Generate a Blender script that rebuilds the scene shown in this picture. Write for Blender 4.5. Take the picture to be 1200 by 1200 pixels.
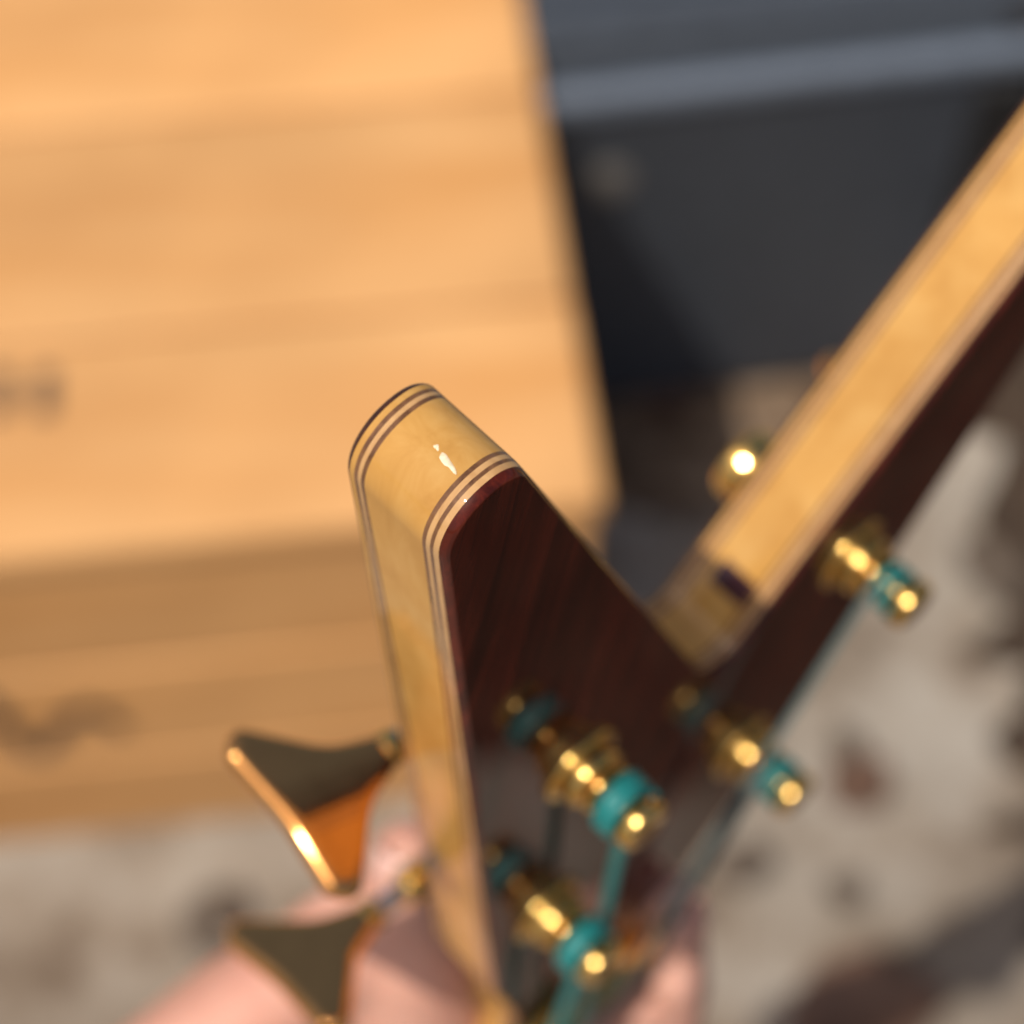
import bpy, bmesh, math, random
import numpy as np
from mathutils import Vector, Matrix
random.seed(7)
for o in list(bpy.data.objects): bpy.data.objects.remove(o, do_unlink=True)
scene = bpy.context.scene
COL = scene.collection
A = lambda *v: np.array(v, float)

# ------------------------------------------------------------------ camera
FPX, SZ = 2344.55, 1200.0                 # focal length in photo pixels
CAM_H, PITCH = 1.45, math.radians(58)     # camera height, degrees below the horizon
CP, SP = math.cos(PITCH), math.sin(PITCH)
CAM = A(0, 0, CAM_H)
XA, UP, FW = A(1, 0, 0), A(0, SP, CP), A(0, CP, -SP)
cd = bpy.data.cameras.new('camera'); cam = bpy.data.objects.new('camera', cd); COL.objects.link(cam)
cam.location = CAM; cam.rotation_euler = (math.pi/2 - PITCH, 0, 0)
cd.sensor_fit = 'HORIZONTAL'; cd.sensor_width = 24.0; cd.lens = 24.0*FPX/SZ
cd.clip_start = 0.01; cd.clip_end = 200
cd.dof.use_dof = True; cd.dof.focus_distance = 0.2275; cd.dof.aperture_fstop = 7.2
scene.camera = cam

# ------------------------------------------------------------------ sky, sun, exposure
SUN = Vector((-0.35, -0.34, 0.87)).normalized()          # direction towards the sun
world = bpy.data.worlds.new('World'); scene.world = world; world.use_nodes = True
wn = world.node_tree.nodes; wl = world.node_tree.links
sky = wn.new('ShaderNodeTexSky'); sky.sky_type = 'NISHITA'; sky.sun_disc = False; sky.dust_density = 4.0; sky.ozone_density = 0.4
sky.sun_elevation = math.asin(SUN.z); sky.sun_rotation = math.atan2(SUN.x, SUN.y)
bg = wn['Background']; wl.new(sky.outputs[0], bg.inputs[0]); bg.inputs[1].default_value = 0.085
sd = bpy.data.lights.new('sun', 'SUN'); sd.energy = 3.85; sd.angle = math.radians(0.53); sd.color = (1.0, 0.92, 0.80)
so = bpy.data.objects.new('sun', sd); COL.objects.link(so)
so.rotation_euler = SUN.to_track_quat('Z', 'Y').to_euler()
scene.view_settings.view_transform = 'Standard'; scene.view_settings.look = 'None'
scene.view_settings.gamma = 1; scene.view_settings.exposure = 0.0
scene.view_settings.use_curve_mapping = False
scene.render.engine = 'CYCLES'

# ------------------------------------------------------------------ the instrument's frame
# headstock coordinates: x across, y towards the tips, z out of the face; unit U0 metres
U0 = 0.0009
RH = np.array([[0.7071, 0.1751, 0.6851], [-0.4494, -0.6367, 0.6266], [0.546, -0.7509, -0.3715]])
TH = A(39.8525, 29.3464, 392.9347)
CW = np.stack([XA, -UP, FW], 1)
HM = Matrix.Identity(4)
_R = CW @ RH; _T = CAM + CW @ (TH*U0)
for i in range(3):
    for j in range(3): HM[i][j] = _R[i, j]
    HM[i][3] = _T[i]
def H(x, y, z):                           # headstock units -> world metres
    return A(*_T) + _R @ (A(x, y, z)*U0)
def HP(px, py, depth):                    # photo pixel + depth (units) -> headstock coordinates
    c = A((px-600)/FPX*depth, (py-600)/FPX*depth, depth)
    return RH.T @ (c - TH)
def G(px, py, z=0.0):                     # photo pixel on the horizontal plane at height z
    d = XA*(px-600)/FPX - UP*(py-600)/FPX + FW
    return CAM + d*((z-CAM_H)/d[2])

# ------------------------------------------------------------------ materials
def new_mat(name):
    m = bpy.data.materials.new(name); m.use_nodes = True
    nt = m.node_tree; return m, nt, nt.nodes['Principled BSDF']
def ramp(nt, fac, stops):
    r = nt.nodes.new('ShaderNodeValToRGB'); e = r.color_ramp.elements
    while len(e) < len(stops): e.new(0.5)
    for el, (p, c) in zip(e, stops): el.position = p; el.color = (*c, 1)
    nt.links.new(fac, r.inputs[0]); return r.outputs[0]
def coords(nt, scale=(1, 1, 1), rot=(0, 0, 0)):
    tc = nt.nodes.new('ShaderNodeTexCoord'); mp = nt.nodes.new('ShaderNodeMapping')
    mp.inputs['Scale'].default_value = scale; mp.inputs['Rotation'].default_value = rot
    nt.links.new(tc.outputs['Object'], mp.inputs[0]); return mp.outputs[0]
def noise(nt, vec, scale, detail=4, rough=0.55, dist=0.0):
    n = nt.nodes.new('ShaderNodeTexNoise'); n.inputs['Scale'].default_value = scale
    n.inputs['Detail'].default_value = detail; n.inputs['Roughness'].default_value = rough
    n.inputs['Distortion'].default_value = dist
    nt.links.new(vec, n.inputs['Vector']); return n.outputs[0]
def bump(nt, bs, h, strength, dist):
    b = nt.nodes.new('ShaderNodeBump'); b.inputs['Strength'].default_value = strength
    b.inputs['Distance'].default_value = dist
    nt.links.new(h, b.inputs['Height']); nt.links.new(b.outputs[0], bs.inputs['Normal'])
def mix(nt, a, b, fac, mode='MIX'):
    m = nt.nodes.new('ShaderNodeMix'); m.data_type = 'RGBA'; m.blend_type = mode
    for v, i in ((fac, 0), (a, 6), (b, 7)):
        if hasattr(v, 'links'): nt.links.new(v, m.inputs[i])
        elif i == 0: m.inputs[0].default_value = v
        else: m.inputs[i].default_value = (*v, 1)
    return m.outputs[2]
def wood(name, stops, scale, grain=(1, 0.06, 1), rough=0.5, coat=0.0, bmp=0.0, coat_rough=0.03, fig=None):
    m, nt, bs = new_mat(name)
    v = coords(nt, grain); n = noise(nt, v, scale, 6, 0.6, 0.6)
    c = ramp(nt, n, stops)
    if fig:                                   # slow drift of tone over the piece
        n2 = noise(nt, coords(nt), fig, 2, 0.5)
        c = mix(nt, c, ramp(nt, n2, [(0.3, (0.72, 0.68, 0.62)), (0.7, (1.0, 1.0, 1.0))]), 0.8, 'MULTIPLY')
    nt.links.new(c, bs.inputs['Base Color'])
    bs.inputs['Roughness'].default_value = rough
    bs.inputs['Coat Weight'].default_value = coat; bs.inputs['Coat Roughness'].default_value = coat_rough
    if coat: bs.inputs['Specular IOR Level'].default_value = 0.0
    if bmp: bump(nt, bs, n, bmp, 0.002)
    return m
M = {}
M['maple'] = wood('maple', [(0.30, (0.52, 0.265, 0.066)), (0.5, (0.60, 0.325, 0.090)), (0.72, (0.67, 0.395, 0.13))], 260, (1, 0.05, 0.6), 0.42, 0.7, coat_rough=0.06, fig=30)
M['pale_veneer'] = wood('pale_veneer', [(0.3, (0.46, 0.25, 0.10)), (0.7, (0.60, 0.36, 0.16))], 500, (1, 0.05, 1), 0.45, 1.0)
M['dark_veneer'] = wood('dark_veneer', [(0.3, (0.085, 0.036, 0.016)), (0.7, (0.22, 0.105, 0.05))], 700, (1, 0.05, 1), 0.4, 1.0)
M['back_wood'] = wood('back_wood', [(0.3, (0.030, 0.011, 0.007)), (0.7, (0.075, 0.026, 0.014))], 400, (1, 0.05, 1), 0.4, 1.0)
def rosewood():
    m, nt, bs = new_mat('rosewood')
    v = coords(nt, (1, 0.045, 1)); n = noise(nt, v, 420, 8, 0.65, 1.2)
    c = ramp(nt, n, [(0.30, (0.036, 0.0060, 0.0042)), (0.46, (0.072, 0.0115, 0.0065)), (0.60, (0.118, 0.017, 0.0085)), (0.76, (0.22, 0.034, 0.014))])
    n2 = noise(nt, coords(nt, (1, 0.25, 1)), 55, 3, 0.5, 0.8)
    c = mix(nt, c, ramp(nt, n2, [(0.35, (0.50, 0.46, 0.46)), (0.65, (1, 1, 1))]), 0.9, 'MULTIPLY')
    nt.links.new(c, bs.inputs['Base Color'])
    bs.inputs['Roughness'].default_value = 0.35
    bs.inputs['Coat Weight'].default_value = 0.62; bs.inputs['Specular IOR Level'].default_value = 0.0
    # hairline polishing scratches in the lacquer
    s = noise(nt, coords(nt, (1, 0.03, 1), (0, 0, 0.25)), 900, 2, 0.5)
    nt.links.new(ramp(nt, s, [(0.62, (0.02,)*3), (0.78, (0.07,)*3)]), bs.inputs['Coat Roughness'])
    return m
M['rosewood'] = rosewood()
def gold(name='gold', base=(0.86, 0.55, 0.17), r=0.13, wavy=0.0):
    m, nt, bs = new_mat(name)
    bs.inputs['Metallic'].default_value = 1.0
    n = noise(nt, coords(nt), 300, 3)
    nt.links.new(ramp(nt, n, [(0.3, tuple(b*0.86 for b in base)), (0.7, base)]), bs.inputs['Base Color'])
    nt.links.new(ramp(nt, n, [(0.3, (r*0.7,)*3), (0.7, (r*1.3,)*3)]), bs.inputs['Roughness'])
    if wavy: bump(nt, bs, noise(nt, coords(nt), 420, 1), wavy, 0.002)
    return m
M['gold'] = gold()
M['gold_key'] = gold('gold_key', (0.90, 0.43, 0.14), 0.07)
M['nickel'] = gold('nickel', (0.70, 0.72, 0.74), 0.18)
def string_mat():
    m, nt, bs = new_mat('teal_coated_string')
    n = noise(nt, coords(nt), 900, 3)
    nt.links.new(ramp(nt, n, [(0.3, (0.008, 0.15, 0.15)), (0.7, (0.022, 0.235, 0.235))]), bs.inputs['Base Color'])
    bs.inputs['Roughness'].default_value = 0.38; bs.inputs['Metallic'].default_value = 0.1
    return m
M['teal'] = string_mat()
def simple(name, c, rough, var=0.15, scale=200, coat=0.0):
    m, nt, bs = new_mat(name)
    n = noise(nt, coords(nt), scale, 4)
    nt.links.new(ramp(nt, n, [(0.3, tuple(x*(1-var) for x in c)), (0.7, tuple(min(1, x*(1+var)) for x in c))]), bs.inputs['Base Color'])
    bs.inputs['Roughness'].default_value = rough; bs.inputs['Coat Weight'].default_value = coat
    return m
M['thin_teal'] = simple('worn_teal_string', (0.105, 0.150, 0.148), 0.4, 0.25, 900)
M['bone'] = simple('bone', (0.62, 0.55, 0.42), 0.35)
M['ebony'] = wood('ebony', [(0.3, (0.010, 0.008, 0.007)), (0.7, (0.03, 0.022, 0.018))], 400, (1, 0.05, 1), 0.4)
M['chip'] = simple('chipped_lacquer', (0.80, 0.66, 0.46), 0.55, 0.2, 1500)
M['notch_shade'] = wood('notch_shade', [(0.3, (0.040, 0.016, 0.022)), (0.7, (0.075, 0.032, 0.040))], 400, (1, 0.05, 1), 0.4, 1.0)  # shadow colour for the block by the notch
def skin_mat():
    m, nt, bs = new_mat('skin')
    n = noise(nt, coords(nt), 45, 5, 0.6)
    nt.links.new(ramp(nt, n, [(0.25, (0.54, 0.25, 0.19)), (0.5, (0.60, 0.31, 0.235)), (0.75, (0.65, 0.36, 0.28))]), bs.inputs['Base Color'])
    bs.inputs['Roughness'].default_value = 0.48
    bs.inputs['Subsurface Weight'].default_value = 0.15
    bs.inputs['Subsurface Radius'].default_value = (1.0, 0.35, 0.2); bs.inputs['Subsurface Scale'].default_value = 0.004
    bump(nt, bs, noise(nt, coords(nt), 900, 3), 0.25, 0.0004)
    return m
M['skin'] = skin_mat()
M['nail'] = simple('nail', (0.72, 0.44, 0.38), 0.25, 0.06)

# ------------------------------------------------------------------ mesh helpers
def link(name, me, mat, parent=None, smooth=None):
    o = bpy.data.objects.new(name, me); COL.objects.link(o)
    if mat is not None and not me.materials: me.materials.append(mat)
    if parent is not None: o.parent = parent
    if smooth is not None:
        for p in me.polygons: p.use_smooth = True
        me.set_sharp_from_angle(angle=math.radians(smooth))
    return o
def mesh(name, verts, faces):
    me = bpy.data.meshes.new(name); me.from_pydata([tuple(v) for v in verts], [], faces); me.update(); return me
def fix(me):
    bm = bmesh.new(); bm.from_mesh(me); bmesh.ops.recalc_face_normals(bm, faces=bm.faces); bm.to_mesh(me); bm.free(); return me
def tag(o, label=None, cat=None, group=None, kind=None):
    for k, v in (('label', label), ('category', cat), ('group', group), ('kind', kind)):
        if v: o[k] = v
    return o
def fillet(pts, n=10):
    """pts: (x, y, r) -> closed polyline with rounded corners"""
    out = []; N = len(pts)
    for i in range(N):
        p = A(*pts[i][:2]); a = A(*pts[i-1][:2]); b = A(*pts[(i+1) % N][:2]); r = pts[i][2]
        if r <= 0: out.append(p); continue
        u = (a-p)/np.linalg.norm(a-p); v = (b-p)/np.linalg.norm(b-p)
        ang = math.acos(max(-1, min(1, u@v))); tl = r/math.tan(ang/2)
        tl = min(tl, 0.66*np.linalg.norm(a-p), 0.66*np.linalg.norm(b-p)); r2 = tl*math.tan(ang/2)
        bis = (u+v)/np.linalg.norm(u+v); c = p + bis*r2/math.sin(ang/2)
        s = p+u*tl-c; e = p+v*tl-c
        a0 = math.atan2(s[1], s[0]); a1 = math.atan2(e[1], e[0]); d = (a1-a0+math.pi) % (2*math.pi) - math.pi
        for k in range(n+1): out.append(c + r2*A(math.cos(a0+d*k/n), math.sin(a0+d*k/n)))
    return out
def offset(poly, d):
    """move a closed polyline inward by d (counter-clockwise outline)"""
    P = np.array(poly); nx = np.roll(P, -1, 0) - P; nx /= np.linalg.norm(nx, axis=1)[:, None]+1e-12
    pv = np.roll(nx, 1, 0); t = nx+pv; t /= np.linalg.norm(t, axis=1)[:, None]+1e-12
    nrm = np.stack([-t[:, 1], t[:, 0]], 1); cosh = np.clip((t*nx).sum(1), 0.5, 1)
    return P + nrm*(d/cosh)[:, None]
def layered(poly, prof, s=U0):
    """sweep a closed outline through a profile of (inset, z); caps at both ends"""
    n = len(poly); vs = []; fs = []
    for ins, z in prof:
        q = offset(poly, ins) if ins else np.array(poly)
        vs += [(p[0]*s, p[1]*s, z*s) for p in q]
    for k in range(len(prof)-1):
        for i in range(n):
            j = (i+1) % n; fs.append((k*n+i, k*n+j, (k+1)*n+j, (k+1)*n+i))
    fs.append(tuple(range((len(prof)-1)*n, len(prof)*n))); fs.append(tuple(reversed(range(n))))
    return mesh('layer', vs, fs)
def lathe(prof, n=32, s=U0, axis='z', off=(0, 0, 0)):
    vs = []; fs = []
    for r, z in prof:
        for k in range(n):
            a = 2*math.pi*k/n; p = (r*math.cos(a), r*math.sin(a), z)
            if axis == 'x': p = (z, r*math.cos(a), r*math.sin(a))
            vs.append(tuple((p[i]+off[i])*s for i in range(3)))
    for k in range(len(prof)-1):
        for i in range(n):
            j = (i+1) % n; fs.append((k*n+i, k*n+j, (k+1)*n+j, (k+1)*n+i))
    fs.append(tuple(reversed(range(n)))); fs.append(tuple(range((len(prof)-1)*n, len(prof)*n)))
    return fix(mesh('lathe', vs, fs))
def tube(pts, rad, n=12, s=U0):
    P = [A(*p) for p in pts]; R = rad if hasattr(rad, '__len__') else [rad]*len(P)
    vs = []; fs = []; ref = None
    for i, p in enumerate(P):
        t = P[min(i+1, len(P)-1)] - P[max(i-1, 0)]; t /= np.linalg.norm(t)
        if ref is None: ref = A(0, 0, 1) if abs(t[2]) < 0.9 else A(1, 0, 0)
        ref = ref - t*(ref@t); ref /= np.linalg.norm(ref); b = np.cross(t, ref)
        for k in range(n):
            a = 2*math.pi*k/n; vs.append(tuple((p + R[i]*(math.cos(a)*ref+math.sin(a)*b))*s))
    for i in range(len(P)-1):
        for k in range(n):
            j = (k+1) % n; fs.append((i*n+k, i*n+j, (i+1)*n+j, (i+1)*n+k))
    fs.append(tuple(reversed(range(n)))); fs.append(tuple(range((len(P)-1)*n, len(P)*n)))
    return fix(mesh('tube', vs, fs))
def slab(sx, sy, sz, bev=0.003, seg=2):
    """bevelled block, origin at the centre of its underside"""
    bm = bmesh.new(); bmesh.ops.create_cube(bm, size=1)
    for v in bm.verts: v.co = Vector((v.co.x*sx, v.co.y*sy, (v.co.z+0.5)*sz))
    if bev: bmesh.ops.bevel(bm, geom=list(bm.edges), offset=bev, segments=seg, profile=0.5, affect='EDGES')
    me = bpy.data.meshes.new('slab'); bm.to_mesh(me); bm.free(); return me

# ================================================================== setting
def ground_mat():
    m, nt, bs = new_mat('concrete')
    v = coords(nt); n = noise(nt, v, 3.2, 6, 0.6); n2 = noise(nt, v, 11, 5, 0.65); n3 = noise(nt, v, 90, 4, 0.6)
    c = ramp(nt, n, [(0.34, (0.19, 0.155, 0.12)), (0.5, (0.30, 0.265, 0.225)), (0.66, (0.38, 0.345, 0.30))])
    c = mix(nt, c, ramp(nt, n2, [(0.34, (0.34, 0.25, 0.18)), (0.46, (0.82, 0.76, 0.70)), (0.56, (1, 1, 1))]), 0.85, 'MULTIPLY')
    c = mix(nt, c, ramp(nt, n3, [(0.3, (0.75, 0.72, 0.70)), (0.6, (1, 1, 1))]), 0.6, 'MULTIPLY')
    nt.links.new(c, bs.inputs['Base Color']); bs.inputs['Roughness'].default_value = 0.85
    bump(nt, bs, n3, 0.4, 0.003); return m
def ground_sheet():
    N = 60; vs = []; fs = []
    for i in range(N+1):
        for j in range(N+1):
            a = (i/N*2-1); b = (j/N*2-1)
            x = 40*a**3 + 1.5*a; y = 40*b**3 + 1.5*b
            vs.append((x, y+0.8, 0.002*math.sin(9*x)*math.cos(7*y)))
    for i in range(N):
        for j in range(N): k = i*(N+1)+j; fs.append((k, k+N+1, k+N+2, k+1))
    return mesh('ground', vs, fs)
tag(link('ground', ground_sheet(), ground_mat(), smooth=40), kind='structure')

# soil on the right, darkened for a cast shadow and the face's reflection
def shaded_soil_bed():
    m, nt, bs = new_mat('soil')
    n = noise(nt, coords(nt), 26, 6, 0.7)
    nt.links.new(ramp(nt, n, [(0.3, (0.022, 0.014, 0.009)), (0.52, (0.055, 0.034, 0.021)), (0.75, (0.12, 0.078, 0.05))]), bs.inputs['Base Color'])  # soil brown taken down to the darkness of a shadow
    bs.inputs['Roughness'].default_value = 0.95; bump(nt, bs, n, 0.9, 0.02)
    edge = [G(1075, 330), G(1120, 560), G(1150, 760), G(1185, 930), G(1230, 1150), A(0.485, 0.42, 0), A(0.50, -0.2, 0), A(0.52, -1.6, 0)]  # near end, out of view, added to darken the face's reflection
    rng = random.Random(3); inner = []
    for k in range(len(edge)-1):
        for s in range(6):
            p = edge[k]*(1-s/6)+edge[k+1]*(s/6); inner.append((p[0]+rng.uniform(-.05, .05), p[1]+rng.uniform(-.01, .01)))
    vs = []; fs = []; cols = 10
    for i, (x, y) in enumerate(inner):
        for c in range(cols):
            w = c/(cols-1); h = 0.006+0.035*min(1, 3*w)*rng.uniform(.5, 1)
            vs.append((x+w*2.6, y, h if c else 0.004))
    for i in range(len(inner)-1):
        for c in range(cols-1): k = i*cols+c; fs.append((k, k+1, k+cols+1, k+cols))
    return tag(link('shaded_soil_bed', fix(mesh('soil', vs, fs)), m, smooth=60), kind='structure')
shaded_soil_bed()
def dirt_patch():
    m, nt, bs = new_mat('dirt')
    n = noise(nt, coords(nt), 24, 6, 0.65)
    nt.links.new(ramp(nt, n, [(0.34, (0.055, 0.034, 0.020)), (0.5, (0.16, 0.105, 0.066)), (0.68, (0.32, 0.235, 0.165))]), bs.inputs['Base Color'])
    bs.inputs['Roughness'].default_value = 0.95; bump(nt, bs, n, 0.8, 0.01)
    rng = random.Random(9); ring = []
    for px, py in ((660, 560), (700, 600), (760, 612), (840, 596), (930, 575), (1010, 560), (1075, 520), (1110, 440), (1120, 330), (1125, 200), (1130, 60), (900, 60), (660, 60), (600, 300), (620, 450)):
        g = G(px, py); ring.append((g[0]+rng.uniform(-.01, .01), g[1]+rng.uniform(-.01, .01)))
    c = np.mean(np.array(ring), 0); N = 5; vs = [(c[0], c[1], 0.012)]; fs = []; K = len(ring)
    for l in range(1, N+1):
        for x, y in ring:
            f_ = l/N; vs.append((c[0]+(x-c[0])*f_+rng.uniform(-.006, .006), c[1]+(y-c[1])*f_+rng.uniform(-.006, .006), 0.004+(0.010*rng.random() if l < N else 0)))
    for k in range(K):
        fs.append((0, 1+k, 1+(k+1) % K))
        for l in range(N-1): a_ = 1+l*K; fs.append((a_+k, a_+K+k, a_+K+(k+1) % K, a_+(k+1) % K))
    return tag(link('dirt_patch', fix(mesh('dirt', vs, fs)), m, smooth=60), kind='structure')
dirt_patch()

# ================================================================== wooden crate
ZT = 0.422
YAW = math.radians(6.6)
def empty(name, loc, rz=0.0, parent=None):
    o = bpy.data.objects.new(name, None); COL.objects.link(o); o.empty_display_size = 0.05
    o.location = loc; o.rotation_euler = (0, 0, rz)
    if parent: o.parent = parent
    return o
def pine(name, k):
    return wood(name, [(0.28, (0.60*k, 0.285*k, 0.085*k)), (0.5, (0.66*k, 0.345*k, 0.128*k)), (0.75, (0.72*k, 0.41*k, 0.170*k))], 16, (0.12, 1, 1), 0.6, 0.0, 0.15, fig=5)
PINE = [pine('pine_a', 1.0), pine('pine_b', 0.93), pine('pine_c', 1.05)]
FR = G(712, 586, ZT)
crate = tag(empty('wooden_crate', (FR[0], FR[1], 0), YAW), 'large pine wood crate with dark stencilled marks on top and front', 'crate')
CWD, CDP = 0.78, 0.515                       # width to the left of the corner, depth to the back
rng = random.Random(5)
y = 0.0
for k, w in enumerate((0.16, 0.185, 0.17)):        # lid boards
    o = link('lid_board', slab(CWD-rng.uniform(0, .004), w-0.003, 0.022, 0.004, 3), PINE[k % 3], crate)
    o.location = (-CWD/2+0.001, y+w/2, ZT-0.022-rng.uniform(0, 0.0015)); y += w
CDP = y
z = 0.0
for k, h in enumerate((0.128, 0.135, 0.134)):                   # front boards
    o = link('front_board', slab(CWD-0.012, 0.02, h-0.003, 0.004, 3), PINE[(k+1) % 3], crate)
    o.location = (-CWD/2, 0.016+rng.uniform(-.0015, .0015), z); z += h
for x in (-0.016, -CWD+0.016):
    z = 0.0
    for k, h in enumerate((0.128, 0.135, 0.134)):               # side boards
        o = link('side_board', slab(0.02, CDP-0.062, h-0.003, 0.004, 3), PINE[k % 3], crate)
        o.location = (x, CDP/2, z); z += h
o = link('back_board', slab(CWD-0.012, 0.02, ZT-0.026, 0.004), PINE[0], crate); o.location = (-CWD/2, CDP-0.016, 0)
PRINT = simple('printing_ink', (0.062, 0.042, 0.032), 0.7, 0.3, 120)
def flat_stroke(pts, w, th=0.0006):
    """a flat ribbon lying in the local xy plane"""
    P = [A(*p) for p in pts]; vs = []; fs = []
    for i, p in enumerate(P):
        t = P[min(i+1, len(P)-1)]-P[max(i-1, 0)]; t /= np.linalg.norm(t); n = A(-t[1], t[0])*w/2
        for q, zz in ((p+n, 0), (p-n, 0), (p-n, th), (p+n, th)): vs.append((q[0], q[1], zz))
    for i in range(len(P)-1):
        for k in range(4): fs.append((i*4+k, i*4+(k+1) % 4, (i+1)*4+(k+1) % 4, (i+1)*4+k))
    e = 4*(len(P)-1); fs += [(3, 2, 1, 0), (e, e+1, e+2, e+3)]
    return fix(mesh('stroke', vs, fs))
cy, sy = math.cos(YAW), math.sin(YAW)
def crate_local(p):
    d = A(p[0]-FR[0], p[1]-FR[1]); return (d[0]*cy+d[1]*sy, -d[0]*sy+d[1]*cy)
for px in (54, 3, -48):                                          # lettering on the lid, running out of view
    a = crate_local(G(px, 434, ZT)); b = crate_local(G(px-3, 488, ZT))
    o = link('printed_stroke', flat_stroke([a, b], 0.0115), PRINT, crate); o.location = (0, 0, ZT+0.0006)
def front_pt(px, py):                                            # pixel on the crate's front face -> local (x, z)
    n = A(sy, -cy, 0); p0 = A(FR[0], FR[1], 0) + A(-sy, cy, 0)*0.006
    d = XA*(px-600)/FPX - UP*(py-600)/FPX + FW
    p = CAM + d*((n@(p0-CAM))/(n@d)); l = crate_local(p); return (l[0], p[2])
wav = [(-60, 800), (-25, 812), (0, 838), (22, 868), (45, 880), (62, 862), (78, 838), (98, 826), (120, 832), (140, 852)]
pts = []
for i in range(len(wav)-1):
    for s in range(4):
        pts.append(front_pt(wav[i][0]+(wav[i+1][0]-wav[i][0])*s/4, wav[i][1]+(wav[i+1][1]-wav[i][1])*s/4))
pts.append(front_pt(*wav[-1]))
o = link('printed_stroke', flat_stroke(pts, 0.011), PRINT, crate)
o.rotation_euler = (math.pi/2, 0, 0); o.location = (0, 0.0032, 0)

# ================================================================== dark equipment case
BX = G(1085, 436)
case_m = simple('slate_vinyl', (0.042, 0.050, 0.064), 0.5, 0.18, 60)
trim_m = simple('grey_trim', (0.125, 0.15, 0.19), 0.42, 0.1, 40)
blk_m = simple('black_rubber', (0.008, 0.008, 0.009), 0.6, 0.2, 80)
BYAW = math.radians(8.5); BH, BWD, BDP = 0.400, 0.62, 0.34
case = tag(empty('equipment_case', (BX[0], BX[1], 0), BYAW), 'dark slate equipment case with pale grey edge strip behind the crate', 'case')
o = link('body', slab(BWD, BDP, BH-0.016, 0.006, 2), case_m, case); o.location = (-BWD/2, BDP/2, 0.016)
o = link('edge_strip', slab(BWD-0.004, 0.018, 0.022, 0.006, 3), trim_m, case); o.location = (-BWD/2+0.03, 0.004, BH-0.021)
o = link('lid', slab(BWD+0.06, BDP-0.03, 0.02, 0.008, 3), case_m, case); o.location = (-BWD/2+0.035, BDP/2+0.02, BH-0.004)
for x in (0.006, -BWD-0.006):
    o = link('corner_guard', slab(0.062, 0.07, BH-0.035, 0.010, 3), blk_m, case); o.location = (x, 0.026, 0.006)
for x in (-0.05, -BWD+0.05):
    for yy in (0.05, BDP-0.05):
        o = link('foot', lathe([(16, 0), (18, 3), (18, 13), (14, 15)], 20, 0.001), blk_m, case, 40); o.location = (x, yy, 0)
o = link('round_badge', lathe([(15, 0), (18, 1), (18, 3), (15, 4), (6, 4.5)], 28, 0.001), simple('badge_grey', (0.15, 0.14, 0.13), 0.4), case, 40)
bl = G(700, 170, 0.29); d_ = (bl[0]-BX[0], bl[1]-BX[1])
o.rotation_euler = (math.pi/2, 0, 0); o.location = (d_[0]*math.cos(BYAW)+d_[1]*math.sin(BYAW), 0.001, 0.305)

# ================================================================== fallen leaves
def leaf_mesh(L, Wd, curl, seed):
    r = random.Random(seed); n = 9; vs = []; fs = []
    for i in range(n):
        t = i/(n-1); w = Wd*(math.sin(math.pi*t**0.8)**0.8)*(1+0.15*r.uniform(-1, 1))+0.0008
        for s in (-1, -0.5, 0, 0.5, 1):
            vs.append(((t-0.5)*L, s*w/2, 0.004+curl*(s*s)*w+0.010*math.sin(3*t+seed)**2*t+0.001*r.random()))
    for i in range(n-1):
        for k in range(4): q = i*5+k; fs.append((q, q+1, q+6, q+5))
    return mesh('leaf', vs, fs)
LEAF = [simple('dry_leaf_rust', (0.105, 0.055, 0.034), 0.7, 0.35, 40), simple('dry_leaf_grey', (0.085, 0.062, 0.045), 0.75, 0.35, 40)]
leaves = [(1005, 925, 0.060, 0.045, 0.8, 0, 'rust brown dry leaf on pale paving, beside a string tuner'),
          (990, 885, 0.040, 0.026, 1.9, 1, 'small dark dry leaf touching a rust brown leaf on the paving'),
          (868, 1022, 0.052, 0.034, 0.3, 1, 'dull brown dry leaf on pale paving near the fingers'),
          (985, 1052, 0.034, 0.026, 2.4, 1, 'small round grey brown dry leaf alone on pale paving'),
          (1010, 1195, 0.125, 0.085, 0.2, 0, 'largest rust brown dry leaf lying on the pale paving'),
          (255, 1085, 0.060, 0.045, 1.2, 1, 'dark dry leaf on paving between the wooden crate and the forearm'),
          (790, 480, 0.070, 0.05, 0.6, 0, 'dry leaf in the shade at the foot of the dark case'),
          (1150, 690, 0.07, 0.05, 2.2, 1, 'curled dark dry leaf at the border of the darkened soil')]
for i, (px, py, L, w, rz, k, lab) in enumerate(leaves):
    me = leaf_mesh(L, w, 0.25, i+1)
    o = link('dry_leaf', me, LEAF[k], smooth=70); g = G(px, py); o.location = (g[0], g[1], 0.004 if i != 7 else 0.02); o.rotation_euler = (0, 0, rz)
    sm = o.modifiers.new('thickness', 'SOLIDIFY'); sm.thickness = 0.0006
    tag(o, lab, 'leaf', 'dry leaves scattered on the paving')

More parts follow.
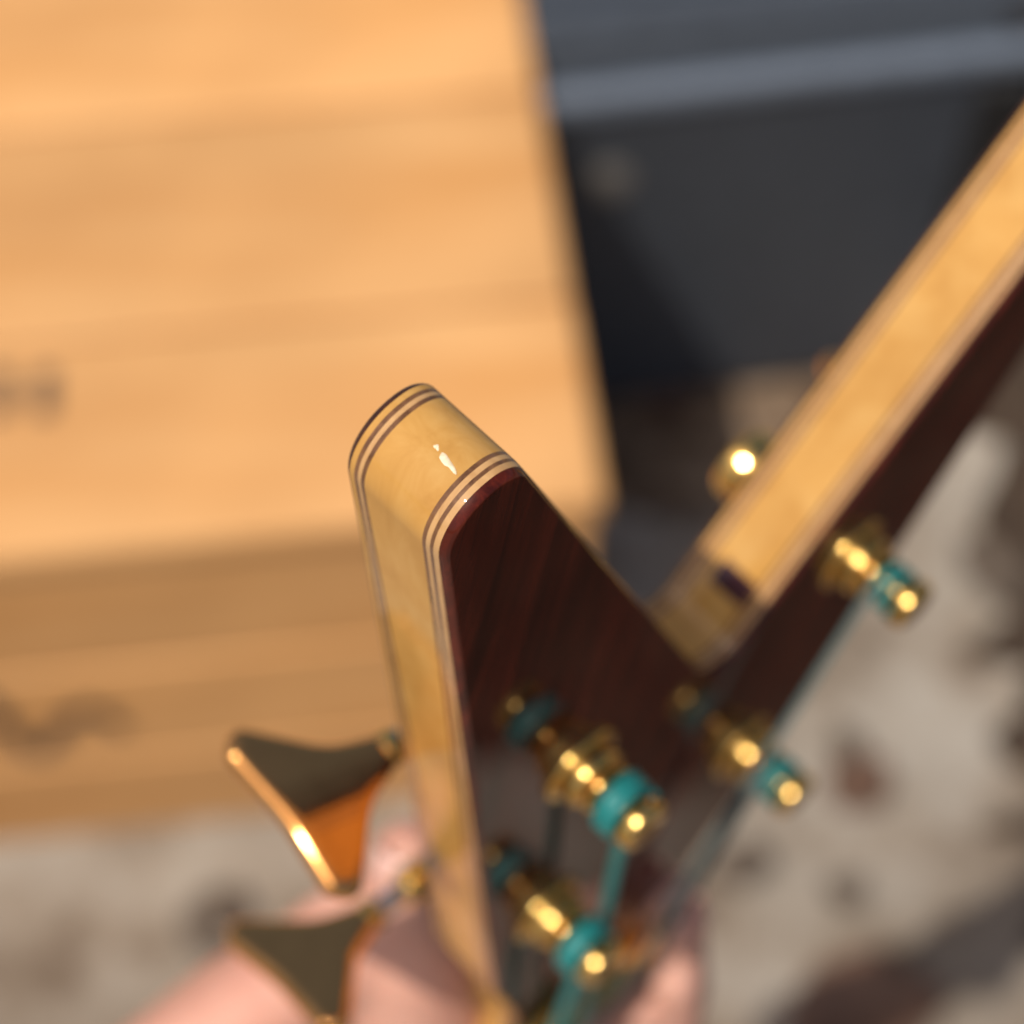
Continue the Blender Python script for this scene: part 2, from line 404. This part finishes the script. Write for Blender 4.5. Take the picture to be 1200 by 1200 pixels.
# ================================================================== bass guitar
bass = bpy.data.objects.new('bass_guitar', None); COL.objects.link(bass); bass.matrix_world = HM; bass.empty_display_size = 0.03
tag(bass, 'bass guitar with forked dark rosewood headstock, maple core and gold tuners, held upright', 'guitar')
half = [(4.0, 0, 6.5), (84.7, 116.8, 6.4), (98.6, 113.4, 9.6), (39.5, -92.5, 22), (25.5, -122, 30), (24, -136, 0)]
right = half; left = [(-x, y_, r) for x, y_, r in reversed(half)]
outline = fillet(left + right, 12)
area = sum(outline[i-1][0]*outline[i][1]-outline[i][0]*outline[i-1][1] for i in range(len(outline)))
if area < 0: outline = outline[::-1]
head = link('headstock_core', layered(outline, [(0, -14.5), (0, -3.0)]), M['maple'], bass, 30)
ZB, RB = -18.7, 1.3                                # back surface and the radius its edge is rounded to
def inset(z):
    if z > -2.0: return 1.1*(1-math.sqrt(max(0.0, 1-((z+2.0)/3.42)**2)))
    h = ZB+RB-z
    return 0.0 if h <= 0 else RB*(1-math.sqrt(max(0.0, 1-(h/RB)**2)))
def ply(name, z0, z1, mat, parent, n=1):
    zs = [z0+(z1-z0)*k/n for k in range(n+1)]
    return link(name, layered(outline, [(inset(z), z) for z in zs]), M[mat], parent, 50)
ply('veneer', -3.0, -2.3, 'dark_veneer', head, 2); ply('veneer', -2.3, -1.5, 'pale_veneer', head, 3)
ply('veneer', -1.5, -0.9, 'dark_veneer', head, 3); ply('veneer', -0.9, 0.0, 'pale_veneer', head, 4)
ply('veneer', -15.2, -14.5, 'dark_veneer', head, 2); ply('veneer', -15.9, -15.2, 'pale_veneer', head, 3)
ply('veneer', -16.6, -15.9, 'dark_veneer', head, 3); ply('veneer', -17.5, -16.6, 'maple', head, 2)
def rounded(r, z0, sgn, n=8):
    return [(r*(1-math.cos(a)), z0+sgn*r*math.sin(a)) for a in [math.pi/2*k/n for k in range(n+1)]]
face = link('face_plate', layered(outline, [(inset(z_), z_) for z_ in (0.0, 0.35, 0.65, 0.9, 1.08, 1.2, 1.29, 1.36, 1.4)] + [(1.25, 1.425), (1.7, 1.43)]), M['rosewood'], bass, 50)
back = ply('back_plate', ZB, -17.5, 'back_wood', bass, 6)

# chip in the lacquer on the tip of the left horn
TD = A(-13.4, -3.2); TN = A(-0.232, 0.973)        # along the tip's end face and out of it
def tip_point(px, py):
    o3 = RH.T @ (-TH); d = RH.T @ A((px-600)/FPX, (py-600)/FPX, 1)
    n = A(TN[0], TN[1], 0); p0 = A(-91.55, 114.95, 0)
    return o3 + d*((n@(p0-o3))/(n@d))
def blob(cx, cyy, L, w, ang, seed):
    r = random.Random(seed); c = tip_point(cx, cyy); vs = []; N = 18
    for lev, k in ((0, 1.0), (0.10, 0.8)):
        for i in range(N):
            a = 2*math.pi*i/N; q = 1+0.22*math.sin(3*a+seed)+0.12*r.uniform(-1, 1)
            u, v = L/2*math.cos(a)*q*k, w/2*math.sin(a)*q*k
            px, py = cx+u*math.cos(ang)-v*math.sin(ang), cyy+u*math.sin(ang)+v*math.cos(ang)
            p = tip_point(px, py)+A(TN[0], TN[1], 0)*(lev+0.02); vs.append(tuple(p*U0))
    fs = [(i, (i+1) % N, N+(i+1) % N, N+i) for i in range(N)] + [tuple(range(N, 2*N)), tuple(reversed(range(N)))]
    return link('lacquer_chip', fix(mesh('chip', vs, fs)), M['chip'], head, 50)
blob(512, 524, 8, 6, 1.0, 1); blob(524, 541, 29, 9, 0.95, 2)

# dark block in place of the left horn's shadow, right horn's inner edge
IN = A(84.7-4, 116.3); IN /= np.linalg.norm(IN); INN = A(-IN[1], IN[0])
def inner_box(s0, s1, z0, z1, mat, name, proud=0.06):
    vs = []
    for s_ in (s0, s1):
        for z_ in (z0, z1):
            for n_ in (-0.8, proud): p = A(4, 0)+IN*s_+INN*n_; vs.append((p[0]*U0, p[1]*U0, z_*U0))
    return link(name, fix(mesh('box', vs, [(0, 1, 3, 2), (4, 6, 7, 5), (0, 4, 5, 1), (2, 3, 7, 6), (0, 2, 6, 4), (1, 5, 7, 3)])), M[mat], head)

inner_box(8.4, 14.0, -12.0, -3.2, 'notch_shade', 'shade_block')

# ------------------------------------------------------------------ neck, nut, fingerboard
BA = math.radians(11)
nd = A(0, -math.cos(BA), -math.sin(BA)); nz = A(0, -math.sin(BA), math.cos(BA))
def neck_sweep(prof_fn, stations):
    vs = []; fs = []; n = None
    for a in stations:
        pr = prof_fn(a); n = len(pr)
        for x, z_ in pr: vs.append(tuple((A(0, -134, 0)+nd*a+nz*z_+A(x, 0, 0))*U0))
    for k in range(len(stations)-1):
        for i in range(n): j = (i+1) % n; fs.append((k*n+i, k*n+j, (k+1)*n+j, (k+1)*n+i))
    fs.append(tuple(reversed(range(n)))); fs.append(tuple(range((len(stations)-1)*n, len(stations)*n)))
    return fix(mesh('neck', vs, fs))
def neck_prof(a):
    w = 23.5+a*0.016; d = 17.5+a*0.006
    return [(w*math.cos(t), -0.5+d*math.sin(t) if t > math.pi else -0.5) for t in [math.pi+math.pi*k/20 for k in range(21)]]
neck = link('neck', neck_sweep(neck_prof, [-4, 40, 100, 200, 300]), M['maple'], bass, 40)
def board_prof(a):
    w = 23.8+a*0.016; return [(-w, -0.4), (w, -0.4), (w, 4.6)] + [(w*c, 4.6+1.5*(1-c*c)) for c in (0.7, 0.35, 0, -0.35, -0.7)] + [(-w, 4.6)]
fb = link('fingerboard', neck_sweep(board_prof, [8, 100, 300]), M['ebony'], bass, 40)
sc = 950
for k in range(1, 7):
    a = 8+sc*(1-2**(-k/12)); w = 23.8+a*0.016
    pts = [A(0, -134, 0)+nd*a+nz*(4.7+1.5*(1-c*c))+A(w*c, 0, 0) for c in (-0.99, -0.6, 0, 0.6, 0.99)]
    link('fret', tube(pts, 1.1, 8), M['nickel'], bass, 60)
nutp = [(-23.6, 0), (23.6, 0), (23.6, 6.5), (12, 8.2), (0, 8.6), (-12, 8.2), (-23.6, 6.5)]
link('nut', neck_sweep(lambda a: nutp, [2.5, 8]), M['gold'], bass, 30)

# ------------------------------------------------------------------ tuners and strings
key_outline_half = [(0, 3.4, 0), (2, 3.6, 2), (10.5, 6.6, 16), (23.4, 19.6, 3.0), (27.8, 15.2, 3.0), (26.4, 0, 40)]
def key_mesh():
    # fish-tail key: narrow at the shaft, flaring with hollow sides to a broad end; plate in local (u, v), thin in w
    up = key_outline_half; dn = [(u, -v, r) for u, v, r in reversed(up[:-1])]
    poly = fillet(up+dn, 8)
    ar = sum(poly[i-1][0]*poly[i][1]-poly[i][0]*poly[i-1][1] for i in range(len(poly)))
    if ar < 0: poly = poly[::-1]
    me = layered(poly, [(2.6, -2.5), (1.9, -2.46), (1.2, -2.26), (0.6, -1.8), (0.2, -1.15), (0, -0.4), (0, 0.4), (0.2, 1.15), (0.6, 1.8), (1.2, 2.26), (1.9, 2.46), (2.6, 2.5)], 1.0)
    return me
def tuner(px, py, side, ky, kth, kx0, zsh=-25.0, shx=None):
    """px, py: post on the face; side: -1 left / +1 right; ky: key's y; kth: turn of the key about its shaft"""
    t = link('tuner', None or lathe([(9.0, 0), (10.5, 0.6), (10.5, 3.5), (9.5, 4.2)], 28, off=(0, 0, -22.95)), M['gold'], bass, 40)
    t.location = (px*U0, py*U0, 0)
    def roll(r0, z0, rad, a0, a1, n=6):         # quarter-round edge for a turned profile
        return [(r0-rad+rad*math.cos(math.radians(a0+(a1-a0)*k/n)), z0+rad*math.sin(math.radians(a0+(a1-a0)*k/n))) for k in range(n+1)]
    link('washer', lathe([(8.8, 1.44)] + roll(8.8, 2.0, 0.7, 0, 90) + [(6.0, 3.1)], 36), M['gold'], t, 50)
    link('bushing', lathe([(6.6, 3.0)] + roll(6.6, 5.4, 1.5, 0, 90) + [(4.2, 6.95)], 36), M['gold'], t, 50)
    link('post', lathe([(4.3, 2.2), (4.3, 7.0)] + roll(5.6, 8.4, 0.9, -80, 90) + [(3.7, 9.8), (3.6, 15.2)] + roll(5.5, 16.6, 0.9, -80, 0) + roll(5.5, 18.0, 1.5, 0, 90) + [(2.2, 19.5), (1.6, 18.9)], 36), M['gold'], t, 50)
    # worm housing behind the head
    hb = []
    hl = fillet([(-9, -11, 3), (9, -11, 3), (9, 11, 3), (-9, 11, 3)], 5)
    h = link('gear_housing', layered(hl, [(0, -23.0), (0, -21.0), (0.6, -20.6)]), M['gold'], t, 35)
    h2 = link('gear_cover', lathe([(7.6, 0), (8.2, -1), (8.2, -6.0), (7.2, -7.2), (3, -7.6)], 28, off=(0, 0, -22.6)), M['gold'], t, 35)
    yy = ky-py; x0 = side*6.0; x1 = side*(kx0-abs(px))
    link('shaft_sleeve', lathe([(3.4, min(x0, x1*0.62)), (4.2, min(x0, x1*0.62)+1), (4.2, max(x0, x1*0.62)-1), (3.4, max(x0, x1*0.62))], 22, axis='x', off=(0, yy, zsh)), M['gold'], t, 35)
    a, b = sorted((x0, x1+side*1.5)); link('shaft', lathe([(2.2, a), (2.4, a+.3), (2.4, b-.3), (2.2, b)], 18, axis='x', off=(0, yy, zsh)), M['nickel'], t, 35)
    # key
    me = key_mesh(); d = A(0, math.cos(kth), math.sin(kth)); wv = np.cross(A(side, 0, 0), d)
    for v in me.vertices:
        u_, v_, w_ = v.co; bow = 0.0016*u_*u_*0.9
        p = A(x1, yy, zsh)+A(side, 0, 0)*u_+d*v_+wv*w_
        v.co = tuple(p*U0)
    fix(me); k = link('key', me, M['gold_key'], t, 60)
    link('key_collar', lathe([(3.0, 0), (3.6, 0.5), (3.6, 3.0), (3.0, 3.5)] if side > 0 else [(3.0, -3.5), (3.6, -3.0), (3.6, -0.5), (3.0, 0)], 20, axis='x', off=(x1-side*1.2, yy, zsh)), M['gold'], t, 35)
    return t
POSTS = {'a': (-41.6, 4.7, -1), 'c': (37.5, 8.0, 1), 'd': (-33.0, -59.5, -1), 'b': (28.5, -55.0, 1)}
tuner(-41.6, 4.7, -1, -1.9, math.radians(105.4), 63.2)
tuner(-33.0, -59.5, -1, -73.5, math.radians(78), 56.0)
tuner(37.5, 8.0, 1, 2.0, math.radians(75), 63.2)
tuner(28.5, -55.0, 1, -66.0, math.radians(120), 56.0)
def string(px, py, nx, r, turn, mat='teal'):
    """wraps round the post, then runs straight to the nut and down the neck"""
    rw = 3.7+r; pts = []; nut = A(0, -134, 0)+nd*5+nz*(8.6+r*0.6)+A(nx, 0, 0)
    N = 64; turns = 2.0
    ze = 9.8+r*0.7; z0 = 16.0-r*0.7
    # tangent angle so that it leaves towards the nut on the inner side
    dv = nut[:2]-A(px, py); D = np.linalg.norm(dv); base = math.atan2(dv[1], dv[0]); off = math.acos(min(1, rw/D))
    aend = base + turn*off
    for k in range(N+1):
        s = k/N; a = aend - turn*(-1)*(1-s)*turns*2*math.pi
        pts.append((px+rw*math.cos(a), py+rw*math.sin(a), z0+(ze-z0)*s))
    last = A(*pts[-1])
    for k in range(1, 9): pts.append(tuple(last+(nut-last)*k/8))
    for a in (40, 120, 200, 296): pts.append(tuple(A(0, -134, 0)+nd*a+nz*(8.6+r*0.6+a*0.008)+A(nx*(1+a*0.0007), 0, 0)))
    me = tube(pts, r, 12); me.materials.append(M['teal']); me.materials.append(M[mat])     # coating stays bright where it winds on the post
    for f_ in me.polygons:
        if min(f_.vertices) >= (N-2)*12: f_.material_index = 1
    link('string', me, None, bass, 60)
string(-33.0, -59.5, -17.5, 1.5, 1); string(-41.6, 4.7, -6.0, 1.4, 1)
string(37.5, 8.0, 6.0, 0.85, -1, 'thin_teal'); string(28.5, -55.0, 17.5, 1.0, -1, 'thin_teal')

# ================================================================== hand holding the neck
def capsule_bm(bm, a, b, ra, rb, n=16, m=6):
    a, b = A(*a), A(*b); t = b-a; L = np.linalg.norm(t); t = t/L
    ref = A(0, 0, 1) if abs(t[2]) < 0.9 else A(1, 0, 0); u = np.cross(t, ref); u /= np.linalg.norm(u); w = np.cross(t, u)
    rings = []
    for k in range(1, m+1):
        th = math.pi/2*k/m; rings.append((a-t*ra*math.cos(th), ra*math.sin(th)))
    for k in range(m):
        th = math.pi/2*k/m; rings.append((b+t*rb*math.sin(th), rb*math.cos(th)))
    vs = [[bm.verts.new(tuple((c+r*(math.cos(2*math.pi*i/n)*u+math.sin(2*math.pi*i/n)*w))*U0)) for i in range(n)] for c, r in rings]
    for k in range(len(vs)-1):
        for i in range(n): bm.faces.new((vs[k][i], vs[k][(i+1) % n], vs[k+1][(i+1) % n], vs[k+1][i]))
    p0 = bm.verts.new(tuple((a-t*ra)*U0)); p1 = bm.verts.new(tuple((b+t*rb)*U0))
    for i in range(n):
        bm.faces.new((p0, vs[0][(i+1) % n], vs[0][i])); bm.faces.new((p1, vs[-1][i], vs[-1][(i+1) % n]))
def build_hand():
    bm = bmesh.new()
    # fingers wrap behind the neck from the left and close over its right edge (headstock units)
    chains = []
    for k, yb in enumerate((-139, -161, -182)):
        r = (9.6, 9.4, 8.4)[k]; dz = -0.19*max(0, -134-yb)
        pth = [(-34, yb-8, -40+dz), (4, yb-3, -41+dz), (34, yb, -24+dz), (38, yb-1, 0+dz), (24, yb-4, 15+dz)]
        chains.append((pth, [r*1.15, r*1.08, r, r*0.93, r*0.8]))
    # forefinger reaches up past the nut on the right, its tip bent over the edge of the head
    chains.append(([(-34, -128, -42), (4, -118, -38), (26, -104, -24), HP(772, 1050, 497)], [11.5, 10.5, 9.5, 7.6]))
    # second finger lies along the right side of the neck
    chains.append(([(20, -190, -46), HP(775, 1250, 560), HP(790, 1150, 525), HP(794, 1082, 500)], [11, 10.5, 9.6, 7.8]))
    # thumb lies along the left side, pointing at the head
    chains.append(([HP(500, 1330, 560), HP(500, 1220, 520), HP(492, 1110, 486), HP(482, 1010, 464)], [23, 20, 16.5, 10.5]))
    # palm: heel to knuckles
    for k in range(4):
        yb = (-116, -139, -161, -182)[k]; dz = -0.19*max(0, -134-yb)
        chains.append(([(-96-4*k, -190-6*k, -62), (-34, yb-8, -40+dz)], [17, 14]))
    chains.append(([(-96, -180, -60), (-62, -196, -48)], [18, 17]))
    wr = A(-104, -202, -62); fo = HP(120, 1420, 590)
    fd = fo-wr
    chains.append(([wr, wr+fd*0.4, wr+fd, wr+fd*2.1], [20, 24, 31, 38]))
    chains.append(([wr+A(0, -15, 0), wr+fd*0.4+A(0, -14, 0), wr+fd, wr+fd*2.1], [18, 23, 30, 38]))
    chains.append(([wr, (-58, -160, -52)], [19, 17]))
    for pts, rad in chains:
        for i in range(len(pts)-1):
            p, q = A(*pts[i]), A(*pts[i+1]); m_ = (p+q)/2; rm_ = (rad[i]+rad[i+1])/2*(0.93 if rad[i] < 18 else 1)
            capsule_bm(bm, p, m_, rad[i], rm_); capsule_bm(bm, m_, q, rm_, rad[i+1])
    me = bpy.data.meshes.new('hand'); bm.to_mesh(me); bm.free()
    o = link('person', me, M['skin'])
    o.matrix_world = HM
    rm = o.modifiers.new('remesh', 'REMESH'); rm.mode = 'VOXEL'; rm.voxel_size = 0.0016; rm.use_smooth_shade = True
    s = o.modifiers.new('smooth', 'SMOOTH'); s.factor = 0.5; s.iterations = 18
    tag(o, "person's bare hand and forearm gripping the guitar neck below the headstock", 'person')
    def nail(tip, prev, out, w):
        t_ = A(*tip)-A(*prev); t_ /= np.linalg.norm(t_); o_ = out-t_*(out@t_); o_ /= np.linalg.norm(o_); b_ = np.cross(t_, o_)
        vs = []; n = 7
        for i in range(n):
            for j in range(n):
                u, v = i/(n-1)*2-1, j/(n-1)*2-1; sh = math.sqrt(max(0.05, 1-0.35*u*u))
                vs.append(tuple((A(*tip)+t_*(u*w*0.72+w*0.35)+b_*v*w*0.62*sh+o_*(w*1.02-0.28*w*v*v-0.18*w*u*u))*U0))
        fs = [(i*n+j, i*n+j+1, (i+1)*n+j+1, (i+1)*n+j) for i in range(n-1) for j in range(n-1)]
        k = link('fingernail', mesh('nail', vs, fs), M['nail'], o, 60)
        k.modifiers.new('thickness', 'SOLIDIFY').thickness = 0.0006
    cam_h = RH.T @ (-TH)
    t2, p2 = HP(794, 1082, 500), HP(790, 1150, 525); nail(t2, p2, A(1.0, 0.2, 0.5), 7.6)
    t3, p3 = HP(482, 1010, 464), HP(492, 1110, 486); nail(t3, p3, A(-1.0, 0.1, 0.3), 10.0)
    t1 = HP(772, 1050, 497); nail(t1, A(26, -104, -24), A(0.8, 0.6, 0.2), 7.2)
    return o
build_hand()
